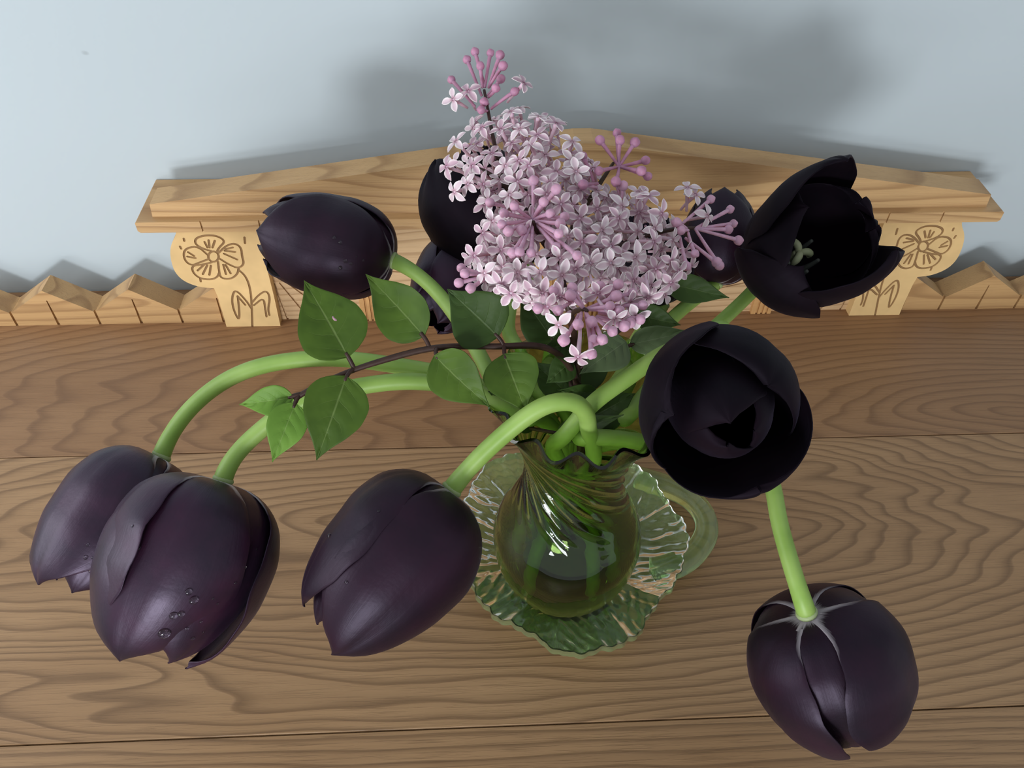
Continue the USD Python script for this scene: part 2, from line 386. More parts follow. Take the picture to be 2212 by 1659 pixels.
lines = [
    [(560, 893), (490, 872), (445, 840), (452, 803), (520, 783), (600, 788), (655, 825), (610, 870), (596, 898)],
    [(608, 905), (660, 855), (720, 838), (762, 868), (768, 930), (782, 980), (745, 1012), (680, 985), (612, 942)],
    [(604, 965), (612, 1040), (625, 1078), (690, 1085), (735, 1052), (745, 1012)],
    [(560, 970), (500, 985), (425, 992), (432, 1040), (480, 1080), (560, 1088), (600, 1070), (612, 1040)],
    [(535, 920), (470, 862), (400, 868), (366, 900), (378, 960), (425, 992), (480, 970), (538, 948)],
    [(573 + 36 * math.cos(t), 930 + 36 * math.sin(t)) for t in np.linspace(0, 2 * math.pi, 15)],
    [(540, 818), (546, 868)], [(512, 830), (532, 868)], [(582, 822), (566, 868)],
    [(650, 890), (720, 898)], [(645, 910), (735, 950)], [(655, 880), (705, 868)],
    [(640, 985), (658, 1050)], [(655, 985), (690, 1045)], [(530, 990), (500, 1050)], [(555, 992), (545, 1055)], [(510, 985), (465, 1025)],
    [(400, 900), (440, 925)], [(395, 930), (450, 940)],
    [(742, 1018), (790, 1060), (820, 1130), (833, 1230), (838, 1404)],
    [(832, 1285), (800, 1235), (722, 1150), (697, 1210), (708, 1290), (748, 1372), (750, 1300), (738, 1200)], [(738, 1200), (790, 1260)],
    [(836, 1245), (880, 1192), (935, 1160), (960, 1210), (945, 1290), (955, 1330)], [(850, 1262), (915, 1210), (925, 1280), (935, 1340)],
    [(785, 800), (788, 838)], [(370, 808), (373, 822)], [(345, 862), (352, 876)], [(482, 1080), (486, 1100)]]
carve = unary_union([LineString([c7(*q) for q in rounded(l)]).buffer(.00085, quad_segs=3) for l in lines])
corb = Polygon(pts).buffer(0)
carve = carve.intersection(corb)
from shapely import affinity
for flip in (False, True):
    P, Cv = corb, carve
    if flip: P, Cv = (affinity.scale(q, -1, 1, origin=(XC, 0)) for q in (P, Cv))
    cp = part(dr, 'corbel', join([prism_xz(P, P_Y + .0012, P_Y + .018), prism_xz(P.difference(Cv), P_Y, P_Y + .0012)]), 'pine_carved', label='pine corbel carved with a five-petalled flower')
    part(cp, 'carved_flower', prism_xz(Cv, P_Y + .0008, P_Y + .0012), 'carved_line', label='brown incised flower lines')
# panel between the corbels, with incised rays and two fluted strips
pan = sbox(-.165, 0, 2 * XC + .165, .0930)
rays = []
for s in (-1, 1):
    for k in range(7):
        a = math.radians(8 + k * 13)
        p0 = (XC + s * .215, .052); rays.append(LineString([(XC + s * (.225 - .02 * math.cos(a)), .055 - .02 * math.sin(a)), (XC + s * (.225 - .115 * math.cos(a)), .055 - .085 * math.sin(a))]).buffer(.0008))
rays = unary_union(rays).intersection(pan)
part(dr, 'back_panel', join([prism_xz(pan, .4830, .4930), prism_xz(pan.difference(rays), .4816, .4830)]), 'pine_panel')
sx = on_y(803, 680, .479)[0]
for x in (sx, 2 * XC - sx, XC - .018, XC + .018):
    q = sbox(x - .0080, 0, x + .0080, .0930); fl = unary_union([sbox(x + d - .0009, 0, x + d + .0009, .1) for d in (-.0035, .0005, .0042)])
    part(dr, 'fluted_strip', join([prism_xz(q, .4795, .4816), prism_xz(q.difference(fl), .4780, .4795)]), 'strip_wood')
# cornice shelf with four cut marks, pediment above
CW, CY, CB, CT = .3018, .4671, .0928, .1013
xs_c = [on_y(436, 490, CY)[0], on_y(560, 482, CY)[0]]
cor = Polygon([(XC - CW, CB + .0016), (XC - CW, CT - .0008), (XC - CW + .0008, CT), (XC + CW - .0008, CT), (XC + CW, CT - .0008), (XC + CW, CB + .0016), (XC + CW - .0016, CB), (XC - CW + .0016, CB)])
marks = unary_union([LineString([(x, CB - .001), (x, CT + .001)]).buffer(.0006) for q in xs_c for x in (q, 2 * XC - q)])
part(dr, 'cornice', join([prism_xz(cor, CY + .0014, .5205), prism_xz(cor.difference(marks), CY, CY + .0014)]), 'pine_cornice')
ped = Polygon([(XC - .2915, CT), (XC - .2905, CT + .0100), (XC - .006, .1535), (XC + .006, .1535), (XC + .2905, CT + .0100), (XC + .2915, CT)])
part(dr, 'pediment', prism_xz(ped, .4735, .4935), 'pine_long')

# ------------------------------------------------------------------ glass dish, vase, water
VX, VY = .0470, .2450
DX, DY = .0530, .2640
rng = np.random.default_rng(5)
def dish_mesh():
    nt, nr = 360, 60
    th = np.linspace(0, 2 * np.pi, nt, endpoint=False); rho = np.linspace(0.02, 1, nr)
    T, Rr = np.meshgrid(th, rho)
    out = .0645 * (1 + .030 * np.cos(3 * (T - .4)) + .035 * np.cos(5 * T + .8) + .012 * np.cos(11 * T)) + .0016 * np.abs(np.sin(13 * T)) + .0010 * np.abs(np.sin(29 * T + .5))
    out = out * (1 + .05 * np.sin(T) ** 2)
    x, y = Rr * out * np.cos(T), Rr * out * np.sin(T)
    z = .0045 + .0135 * np.clip((Rr - .45) / .55, 0, 1) ** 1.5 + .0016 * np.cos(9 * T) * np.clip((Rr - .7) / .3, 0, 1)
    # embossed leaves: five leaf blades, midrib and herringbone veins
    rel = np.zeros_like(z)
    for k in range(6):
        a = 2 * np.pi * k / 6 + .3; dx, dy = np.cos(a), np.sin(a)
        wv = meshkit.noise(np.stack([x, y, z], -1) * 130, 3) - .5
        s = x * dx + y * dy + .004 * wv; t = -x * dy + y * dx + .002 * wv
        inside = (s > .02) & (np.abs(t) < .75 * (s - .012))
        vein = np.exp(-(t / .0011) ** 2) + .8 * np.exp(-(((s - .9 * np.abs(t)) / .0075 % 1 - .5) / .17) ** 2) * np.exp(-((np.abs(t) - .012) / .012) ** 2)
        rel = np.maximum(rel, np.where(inside, vein, 0))
    z = z + .0006 * rel + .0004 * meshkit.noise(np.stack([x, y, z], -1) * 320)
    bot = .0010 + .0125 * np.clip((Rr - .45) / .55, 0, 1) ** 1.5 - .0006 * np.clip((Rr - .9) / .1, 0, 1) + .0016 * np.cos(9 * T) * np.clip((Rr - .7) / .3, 0, 1)
    bot = np.minimum(bot, z - .0016)
    bot = np.maximum(bot, .0004)
    top = np.stack([x + DX, y + DY, z], -1).reshape(-1, 3); lo = np.stack([x + DX, y + DY, bot], -1).reshape(-1, 3)
    f = grid_faces(nt, nr, True); N = len(top); k = np.arange(nt); k2 = (k + 1) % nt; e = (nr - 1) * nt
    F = [f, f[:, ::-1] + N, np.stack([e + k, e + N + k, e + N + k2], 1), np.stack([e + k, e + N + k2, e + k2], 1)]
    V = np.vstack([top, lo, [[DX, DY, top[:nt, 2].mean()], [DX, DY, .0004]]])
    F += [np.stack([k2, k, np.full(nt, 2 * N)], 1), np.stack([N + k, N + k2, np.full(nt, 2 * N + 1)], 1)]
    return V, np.vstack(F)
dish = thing('glass_dish', 'green pressed-glass leaf dish with a loop handle, under the vase', 'dish', (DX, DY, 0))
part(dish, 'bowl', dish_mesh(), 'dish_glass', 60)
hp = [on_z(x, y, z) for x, y, z in ((1375, 1030, .012), (1440, 1050, .013), (1500, 1083, .014), (1527, 1132, .014), (1508, 1185, .013), (1460, 1220, .012), (1410, 1235, .010))]
hv, hf = sweep(hp, [.0085, .0090, .0078, .0070, .0072, .0085, .0085], 20, 56)
hv = hv.copy(); zc_ = .0125; hv[:, 2] = zc_ + (hv[:, 2] - zc_) * .42
part(dish, 'handle', (hv, hf), 'dish_glass', True)

ZB = .0062
prof_z = np.array([0, .004, .014, .030, .042, .054, .066, .078, .090, .102, .115, .130, .145, .1555])
prof_r = np.array([.025, .029, .0346, .0392, .0402, .0382, .0333, .0280, .0248, .0240, .0258, .0308, .0368, .0412])
fr_ = PchipInterpolator(prof_z, prof_r)
def lathe(zs, rf, nt=192, ruffle=0.0, rib=0.0, zoff=0.0):
    th = np.linspace(0, 2 * np.pi, nt, endpoint=False); P = []
    for z in zs:
        t = th; r = np.full(nt, rf(z))
        k = np.clip((z - .138) / .0175, 0, 1)
        r = r + ruffle * k * .0022 * np.cos(13 * t + .6) + rib * .0011 * np.exp(-((z - .104) / .026) ** 4) * np.cos(14 * t + z * 620)
        zz = z - ruffle * k ** 2 * .0020 * np.cos(13 * t + .6)
        P.append(np.stack([VX + r * np.cos(t), VY + r * np.sin(t), np.full(nt, ZB) + zz + zoff], 1))
    return np.array(P)
zs = np.linspace(0, .1555, 150)
outer = lathe(zs, fr_, ruffle=1, rib=1)
zi = np.linspace(.0045, .1555, 90)[::-1]
inner = lathe(zi, lambda z: float(fr_(z)) - .0021, ruffle=1, rib=.4)
lip = lathe([.1555], lambda z: float(fr_(z)) - .001, ruffle=1, zoff=.0011)
rings = np.concatenate([outer, lip, inner]); nt = 192
V = rings.reshape(-1, 3); F = grid_faces(nt, len(rings), True)
k = np.arange(nt); k2 = (k + 1) % nt; e = (len(rings) - 1) * nt
V = np.vstack([V, [[VX, VY, ZB], [VX, VY, ZB + .0045]]])
F = np.vstack([F, np.stack([k2, k, np.full(nt, len(V) - 2)], 1), np.stack([e + k, e + k2, np.full(nt, len(V) - 1)], 1)])
vase = thing('glass_vase', 'olive green glass vase with twisted neck and ruffled rim, holding the flowers', 'vase', (VX, VY, ZB))
part(vase, 'body', (V, F), 'vase_glass', 50)
WL = .074
zw = np.linspace(.0048, WL, 30)
wr = lathe(zw, lambda z: float(fr_(z)) - .0024, nt=96)
V = wr.reshape(-1, 3); F = grid_faces(96, 30, True); k = np.arange(96); k2 = (k + 1) % 96; e = 29 * 96
V = np.vstack([V, [[VX, VY, ZB + .0048], [VX, VY, ZB + WL]]])
F = np.vstack([F, np.stack([k2, k, np.full(96, len(V) - 2)], 1), np.stack([e + k, e + k2, np.full(96, len(V) - 1)], 1)])
water = thing('vase_water', 'greenish water standing in the bottom of the glass vase', 'water', (VX, VY, ZB + .0048), kind='stuff')
part(water, 'water_body', (V, F), 'vase_water', 40)

def in_vase(ang0, r0, ang1, r1, z_end=.010):
    "Points of a stem on its way down inside the vase: mouth, neck, foot."
    out = []
    for a, r, z in ((ang0, r0, .132), ((ang0 * .6 + ang1 * .4), min(r0, .013), .104), (ang1, r1 * .6, .065), (ang1, r1, z_end + .012), (ang1, r1 * 1.02, z_end)):
        out.append(np.array([VX + r * math.cos(a), VY + r * math.sin(a), ZB + z]))
    return out

# ------------------------------------------------------------------ tulips
PV = [0, .05, .13, .28, .45, .62, .80, .92, 1.0]
PR = [.10, .34, .62, .90, 1.0, .97, .80, .60, .40]
PZ = [0, .005, .05, .19, .38, .57, .79, .93, 1.0]
WS = PchipInterpolator([0, .06, .18, .38, .56, .74, .87, .95, 1.0], [.10, .26, .58, .90, 1.0, .82, .50, .24, .015])
def petal_sheet(L, R, phi, W, open_=0.0, curl=0.0, flat=1.0, rip=.05, lean=0.0, tipb=0.0, seed=0, nv=34, nu=23, notch=0.0, tipr=None):
    v = np.linspace(0, 1, nv); u = np.linspace(-1, 1, nu)
    r = PchipInterpolator(PV, PR)(v); z = PchipInterpolator(PV, PZ)(v)
    if tipr is not None: r = r + (tipr - .40) * np.clip((v - .5) / .5, 0, 1) ** 1.5
    o = np.clip(v - .22, 0, 1)
    r = R * (r + open_ * 1.5 * o ** 1.15); z = L * (z - max(open_, 0) * .42 * o ** 1.6)
    tb = np.clip((v - .82) / .18, 0, 1) ** 2
    r = r + tipb * R * tb
    w = W * WS(v)
    Vv, Uu = np.meshgrid(v, u, indexing='ij')
    rc = np.maximum(r, .30 * R)[:, None] * flat
    a = np.clip(Uu * w[:, None] / rc, -2.6, 2.6)
    ph = seed * 1.7
    xr = r[:, None] - rc + rc * np.cos(a)
    yt = rc * np.sin(a)
    m = np.abs(Uu) ** 3 * np.clip((Vv - .12) / .3, 0, 1)
    xr = xr + R * (curl * m + rip * m * np.sin(9 * Vv + 3 * Uu + ph) + .012 * np.sin(5 * Vv + 2 * Uu + ph) - .02 * np.exp(-(Uu / .10) ** 2) * np.clip(Vv * 3, 0, 1))
    zz = np.broadcast_to(z[:, None], xr.shape) - .10 * L * np.abs(Uu) ** 2 * np.clip((Vv - .6) / .4, 0, 1) * .4
    if notch:
        zz = zz - notch * L * (meshkit.noise(np.stack([Uu * 3.3 + ph, Uu * 0 + seed, Uu * 0], -1)) - .3) * np.clip((Vv - .7) / .3, 0, 1)
    yt = yt + lean * L * Vv ** 1.6
    c, s = math.cos(phi), math.sin(phi)
    P = np.stack([xr * c - yt * s, xr * s + yt * c, zz], -1)
    return P, np.stack([(Uu + 1) / 2, Vv], -1)

TUL = {}
def tulip(key, label, base, tip, R, petals, stem, mat='petal_violet', stem_r=.0037, pistil=False, twist=0.0, leaf=None, length=None):
    B, T = at(*base), at(*tip)
    Z = unit(T - B); L = length or np.linalg.norm(T - B)
    X = unit(EYE - B); X = unit(X - Z * (X @ Z)); Y = np.cross(Z, X)
    Mx = np.stack([X, Y, Z], 1)
    pts = [B - Z * .0004] + [at(*q) if len(q) == 3 and not isinstance(q, np.ndarray) else q for q in stem]
    root = thing('tulip', label, 'tulip', pts[-1], 'dark tulips in the green glass vase')
    rr = np.full(len(pts), stem_r); rr[0] = stem_r * 1.12
    part(root, 'stem', sweep(pts, rr, 16, len(pts) * 9), 'stem_green', True)
    bv, bf = ball((0, 0, 0), 1.0, 2); part(root, 'receptacle', (bv * np.array([.0046, .0046, .0024]) @ Mx.T + B - Z * .0012, bf), 'receptacle_green', True)
    meshes = []
    for i, q in enumerate(petals):
        q = dict(q); ph = math.radians(q.pop('phi') + twist); k = q.pop('k', 1.0); mt = q.pop('mat', mat)
        W = q.pop('W', .95) * R; RR = R * q.pop('r', 1.0)
        P, var = petal_sheet(L * k, RR, ph, W, seed=i + len(TUL) * 7, **q)
        P = P @ Mx.T + B
        (v, f), w = solid_sheet(P, .0006, var)
        pp = part(root, 'petal', (v, f), mt, True, var=w)
        meshes.append((pp, P, v, f))
    if pistil:
        ax = [np.array([0, 0, z]) for z in (.002, .010, .020, .026)]
        part(root, 'pistil', sweep([Mx @ a + B for a in ax], [.0032, .0034, .0028, .0026], 12), 'pistil_green', True)
        lob = []
        for j in range(3):
            a = j * 2.094 + .4
            p = [np.array([.001 * math.cos(a), .001 * math.sin(a), .025]), np.array([.0035 * math.cos(a), .0035 * math.sin(a), .0285]), np.array([.0062 * math.cos(a), .0062 * math.sin(a), .0275]), np.array([.0068 * math.cos(a), .0068 * math.sin(a), .0245])]
            lob.append(sweep([Mx @ q + B for q in p], [.0016, .0021, .0020, .0014], 10))
        part(root, 'stigma', join(lob), 'pistil_green', True, label='pale three-lobed stigma')
        for j in range(6):
            a = j * 1.047 + .1
            p = [np.array([.005 * math.cos(a), .005 * math.sin(a), .002]), np.array([.009 * math.cos(a), .009 * math.sin(a), .010]), np.array([.0105 * math.cos(a), .0105 * math.sin(a), .016]), np.array([.0115 * math.cos(a), .0115 * math.sin(a), .028])]
            part(root, 'stamen', sweep([Mx @ q + B for q in p], [.0009, .0008, .0016, .0010], 8), 'petal_ink', True, var=None)
    TUL[key] = (root, meshes)
    return root

def six(outer, inner, ro=1.0, ri=.93, W=1.05, Wi=.95, **kw):
    o = [dict(phi=a, r=ro, W=W, **kw) for a in outer]
    return [dict(phi=a, r=ri, W=Wi, **kw) for a in inner] + o

tulip('far_left', 'nodding tulip at the far left, half hidden behind the wettest bloom', (346, 990, .372), (190, 1228, .356), .0270,
      [dict(phi=0, r=.9), dict(phi=120, r=.9), dict(phi=240, r=.9), dict(phi=-60, r=1.0, W=1.05), dict(phi=175, r=1.0), dict(phi=50, r=1.06, W=1.25, k=1.04, tipr=.55, lean=.02)],
      [(372, 935, .372), (435, 860, .37), (520, 806, .366), (620, 780, .362), (730, 775, .36), (840, 787, .358), (930, 802, .358), (1030, 832, .358), (1110, 880, .362)] + in_vase(2.6, .022, 1.0, .022), length=.066)
tulip('wet', 'large nodding tulip covered in water drops, second from left', (480, 1042, .346), (350, 1375, .332), .0320,
      [dict(phi=185, r=.9), dict(phi=-45, r=.92, W=1.0, k=1.0, tipr=.3), dict(phi=55, r=.95, W=.9, k=.97), dict(phi=-100, r=1.05, W=.95, k=1.03, curl=.04, tipr=.42), dict(phi=76, r=1.09, W=.92, curl=.05, k=.90, tipr=.62), dict(phi=18, r=1.05, W=1.18, k=1.05, lean=.12, tipr=.26)],
      [(508, 985, .346), (560, 932, .346), (640, 876, .345), (720, 847, .345), (800, 831, .346), (880, 824, .347), (960, 830, .35), (1050, 856, .354), (1120, 900, .358)] + in_vase(2.9, .020, .3, .026), length=.0745)
tulip('centre', 'nodding tulip in the middle, in front of the glass dish on its left', (972, 1062, .330), (735, 1370, .322), .0290,
      [dict(phi=175, r=.9), dict(phi=48, r=.90, W=.9, k=1.0, tipr=.5), dict(phi=-70, r=.92), dict(phi=-150, r=1.0), dict(phi=66, r=1.05, W=.90, curl=.03, k=.97, tipr=.66), dict(phi=-26, r=1.06, W=1.12, k=1.06, lean=.05, tipr=.42, curl=-.04)],
      [(1010, 1015, .328), (1070, 955, .324), (1130, 905, .320), (1190, 872, .318), (1235, 869, .320), (1263, 890, .328), (1272, 930, .346)] + in_vase(-1.35, .020, -2.5, .026), length=.0715, mat='petal_black')
tulip('lower_right', 'tulip hanging low at the right, seen from behind with a pale star round its stem', (1744, 1328, .335), (1820, 1530, .356), .0330,
      [dict(phi=125, r=.92), dict(phi=6, r=.92, W=.9), dict(phi=-118, r=.94), dict(phi=180, r=1.0, W=1.0), dict(phi=-56, r=1.05, W=1.05, tipr=.5, k=1.0), dict(phi=64, r=1.0, W=.92, k=1.06, tipr=.35, lean=-.1)],
      [(1722, 1262, .334), (1700, 1190, .340), (1680, 1110, .348), (1658, 1020, .358), (1610, 965, .364), (1500, 957, .364), (1400, 957, .358), (1320, 946, .352), (1255, 945, .352)] + in_vase(-.6, .018, 2.75, .028), length=.064, mat='petal_black')
tulip('open_front', 'very dark half-open tulip at the right, hanging over the vase rim', (1526, 818, .338), (1578, 915, .290), .0265,
      [dict(phi=0, r=.78, open_=-.12, W=1.15, k=1.12), dict(phi=118, r=.78, open_=-.12, W=1.15, k=1.10), dict(phi=-122, r=.80, open_=-.05, W=1.15, k=1.02), dict(phi=48, r=1.02, open_=.34, W=1.55, k=1.08, curl=.12), dict(phi=176, r=1.0, open_=.38, W=1.5, k=1.15, tipr=.55), dict(phi=-72, r=1.0, open_=.28, W=1.55, k=.95)],
      [(1532, 796, .350), (1562, 745, .366), (1566, 719, .366), (1500, 735, .356), (1430, 766, .348), (1350, 820, .346), (1270, 882, .346), (1215, 945, .352)] + in_vase(-2.4, .018, -.95, .024), mat='petal_ink', length=.056)
tulip('open_back', 'wide open dark tulip at the upper right showing its pale stigma', (1662, 592, .455), (1782, 505, .412), .0300,
      [dict(phi=190, r=.92, open_=.25, W=1.15, k=1.05, notch=.18), dict(phi=142, r=.92, open_=.30, W=1.1, notch=.12), dict(phi=312, r=.95, open_=.30, W=1.1), dict(phi=262, r=1.0, open_=.30, W=1.25, k=1.34, notch=.04), dict(phi=88, r=1.0, open_=.42, W=1.15, k=1.28), dict(phi=15, r=1.0, open_=.40, W=1.1, k=.78, curl=.1)],
      [(1615, 640, .452), (1560, 692, .436), (1490, 752, .41), (1410, 830, .38), (1350, 905, .365)] + in_vase(.2, .020, 2.0, .022), mat='petal_ink', pistil=True, length=.068)
tulip('left_back', 'tulip pointing left in front of the left carved corbel', (846, 562, .425), (570, 495, .430), .0265,
      [dict(phi=180, r=.9), dict(phi=60, r=.9, W=.9), dict(phi=-70, r=.93), dict(phi=115, r=1.0, W=1.05, tipr=.5), dict(phi=-105, r=1.02, k=.98, tipr=.6), dict(phi=-4, r=1.05, W=1.2, k=.93, tipr=.72)],
      [(900, 592, .42), (958, 648, .41), (1010, 722, .395), (1058, 810, .378), (1100, 870, .370)] + in_vase(2.3, .022, -.35, .029), length=.0715, mat='petal_black')
tulip('behind_lilac', 'half-open dark tulip rising behind the top left of the lilac', (1095, 565, .452), (985, 352, .455), .0310,
      [dict(phi=a, r=.9, open_=.12, notch=.06) for a in (30, 150, 270)] + [dict(phi=a, r=1.0, open_=.16, notch=.06, W=1.1) for a in (90, 210, 330)],
      [(1105, 640, .435), (1100, 720, .41), (1130, 775, .39), (1170, 850, .375)] + in_vase(1.9, .022, 1.5, .026), mat='petal_ink', length=.068)
tulip('hanging_back', 'purple tulip hanging behind the left side of the lilac, just above the leafy twig', (1025, 530, .470), (940, 682, .455), .0240,
      six((-20, 100, 220), (40, 160, 280)), [(1060, 490, .474), (1110, 520, .47), (1150, 620, .445), (1185, 740, .405), (1205, 840, .378)] + in_vase(1.4, .020, .65, .028), mat='petal_violet', length=.056)
tulip('under_lilac', 'dark tulip hidden behind the lower right of the lilac', (1428, 660, .450), (1385, 530, .448), .0240,
      six((0, 120, 240), (60, 180, 300)), [(1405, 692, .435), (1370, 745, .41), (1330, 830, .378)] + in_vase(.9, .018, 1.9, .012), mat='petal_ink', length=.055)
tulip('between', 'dark tulip squeezed between the lilac and the wide open bloom', (1545, 612, .478), (1562, 440, .478), .0225,
      six((0, 120, 240), (60, 180, 300)), [(1510, 640, .465), (1450, 690, .44), (1390, 765, .41), (1345, 850, .38)] + in_vase(.5, .020, 2.4, .028), mat='petal_black', length=.055)

# water drops lying on the petals
def drops(key, spots):
    root, meshes = TUL[key]
    allv = np.vstack([v[: len(v) // 2] for _, _, v, _ in meshes]); alln = np.vstack([vnormals(v, f)[: len(v) // 2] for _, _, v, f in meshes])
    owner = np.concatenate([np.full(len(v) // 2, i) for i, (_, _, v, _) in enumerate(meshes)])
    s = seen(allv)
    for (x, y, size) in spots:
        near = np.hypot(s[:, 0] - x, s[:, 1] - y) < 14
        if not near.any(): continue
        i = np.flatnonzero(near)[np.argmin(s[near, 2])]
        same = np.flatnonzero(near & (np.abs(s[:, 2] - s[i, 2]) < .004)); i = same[np.argmin(np.hypot(s[same, 0] - x, s[same, 1] - y))]
        n = alln[i]; c = allv[i]
        if n @ (EYE - c) < 0: n = -n
        q = at(x, y, s[i, 2]); c = q - n * ((q - c) @ n)
        r = size * s[i, 2] / FPX / 2 * 1.2
        v, f = ball((0, 0, 0), 1.0, 2); a = unit(np.cross(n, [.3, .5, .8])); b_ = np.cross(n, a)
        v = v[:, :1] * a * r + v[:, 1:2] * b_ * r + v[:, 2:] * n * r * .62
        part(meshes[owner[i]][0], 'water_drop', (v + c + n * r * .12, f), 'water_drop', True)
k6 = lambda X, Y, s: (80 + X / 3.19, 920 + Y / 3.19, s)
drops('wet', [k6(*q) for q in ((660, 690, 6), (700, 840, 9), (1005, 798, 5), (1035, 905, 6), (1103, 890, 4), (755, 962, 10), (812, 975, 8), (970, 968, 10), (952, 1060, 13), (905, 1080, 8), (1033, 1075, 11), (1143, 1113, 18), (1045, 1145, 13), (948, 1155, 9), (1080, 1205, 16), (940, 1312, 15), (990, 1292, 13), (877, 1425, 22), (1033, 1400, 8), (1200, 1025, 9), (1207, 1072, 5), (1215, 1192, 5), (1248, 1232, 5), (1303, 995, 6), (1365, 1080, 6), (1130, 1350, 6), (875, 765, 5), (1075, 1475, 8), (1140, 1415, 5), (665, 1150, 7), (1512, 852, 4), (1440, 978, 4))])
drops('far_left', [k6(*q) for q in ((470, 733, 9), (350, 822, 6), (335, 908, 8), (383, 908, 5), (365, 1015, 6))])
k8 = lambda X, Y, s: (520 + X / 3.95, 380 + Y / 3.95, s)
drops('left_back', [k8(*q) for q in ((798, 528, 7), (850, 568, 7), (642, 664, 4), (688, 672, 8), (895, 725, 8), (940, 748, 6), (988, 690, 4), (1042, 722, 5), (850, 785, 7))])
k7 = lambda X, Y, s: (640 + X / 3.457, 960 + Y / 3.457, s)
drops('centre', [k7(*q) for q in ((228, 670, 9), (375, 1030, 7), (612, 495, 5))])

# ------------------------------------------------------------------ leaves
LW = PchipInterpolator([0, .05, .15, .30, .45, .65, .82, .93, 1.0], [.03, .45, .82, 1.0, .95, .66, .30, .10, .004])
def leaf_mesh(B, T, width, tilt=0.0, fold=.25, bow=.12, twist=0.0, seed=0, nu=15, nv=26, ws=LW, ripple=.05):
    Z = T - B; L = np.linalg.norm(Z); Z = Z / L
    N = unit(EYE - (B + T) / 2); N = unit(N - Z * (N @ Z)); X = np.cross(N, Z)
    c, s = math.cos(tilt), math.sin(tilt); N, X = N * c + X * s, X * c - N * s
    v = np.linspace(0, 1, nv); u = np.linspace(-1, 1, nu); Vv, Uu = np.meshgrid(v, u, indexing='ij')
    w = width / 2 * ws(Vv)
    h = fold * np.abs(Uu) * w + bow * L * (np.sin(np.pi * Vv) - .0) * 1.0 + ripple * w * np.abs(Uu) ** 2 * np.sin(7 * Vv + 2.5 * np.sign(Uu) + seed)
    h = h - .0006 * np.exp(-(((Vv - .26 * np.abs(Uu) ** 1.3) * 5.2 % 1 - .5) / .12) ** 2) * np.clip(1 - np.abs(Uu), 0, 1)
    side = twist * w
    P = B + (Vv * L)[..., None] * Z + (Uu * w)[..., None] * X + h[..., None] * N + (Uu * side)[..., None] * N
    return solid_sheet(P, .00035, np.stack([(Uu + 1) / 2, Vv], -1))
tw_pts = [(1235, 800, .352), (1205, 765, .340), (1165, 748, .332), (1090, 748, .330), (1005, 748, .328), (930, 753, .326), (850, 772, .324), (770, 797, .322), (700, 826, .321), (655, 850, .320), (636, 862, .320)]
tp = [at(*q) for q in tw_pts]
twig = thing('leafy_twig', 'brown lilac twig with paired green leaves reaching left out of the vase', 'twig', tp[0] + np.array([0, .006, -.06]))
foot = [np.array([VX + .006, VY + .002, ZB + .06]), np.array([VX + .008, VY - .004, ZB + .11])]
part(twig, 'fleck', sweep([at(719, 684, .3125), at(723, 690, .3120), at(727, 692, .3125)], [.0003, .0005, .0003], 8, 8), 'lilac_petal_white', True, label='tiny white fleck lying on the largest leaf')
part(twig, 'stem', sweep(foot + tp, [.0014] * 5 + [.0013] * 4 + [.0011] * 4, 10, 80), 'twig_brown', True)
def twig_leaf(root, base, tip, width, mat, join_at=None, **kw):
    d = (base[2] + tip[2]) / 2
    mesh, w = leaf_mesh(at(*base), at(*tip), width * d / FPX, **kw)
    lf = part(root, 'leaf', mesh, mat, True, var=w)
    if join_at is not None:
        part(lf, 'petiole', sweep([at(*join_at), (at(*join_at) + at(*base)) / 2 + UP * .0003, at(*base) + unit(at(*tip) - at(*base)) * .002], .0009, 8, 10), 'twig_brown', True)
twig_leaf(twig, (752, 772, .320), (657, 606, .318), 150, 'leaf_green', (765, 797, .322), bow=.05, fold=.15, tilt=-.1)
twig_leaf(twig, (916, 727, .326), (790, 592, .330), 122, 'leaf_green', (928, 752, .326), bow=-.04, fold=.2, tilt=.25, seed=2, ripple=.12)
twig_leaf(twig, (1076, 728, .328), (966, 624, .322), 138, 'leaf_dark', (1088, 747, .330), bow=.05, fold=.16, seed=1)
twig_leaf(twig, (938, 768, .322), (1058, 878, .322), 112, 'leaf_green', (945, 753, .326), bow=.07, fold=.3, seed=4, tilt=-.2)
twig_leaf(twig, (1088, 765, .325), (1137, 893, .322), 122, 'leaf_green', (1090, 748, .330), bow=.06, fold=.25, seed=5)
twig_leaf(twig, (748, 812, .318), (684, 994, .316), 138, 'leaf_green', (765, 797, .322), bow=.05, fold=.12, seed=6, tilt=.05)
twig_leaf(twig, (634, 858, .319), (517, 874, .318), 66, 'leaf_young', (650, 851, .320), bow=.06, fold=.3, seed=3, tilt=.1)
twig_leaf(twig, (638, 870, .318), (588, 998, .316), 84, 'leaf_young', (648, 853, .320), bow=.06, fold=.25, seed=8)

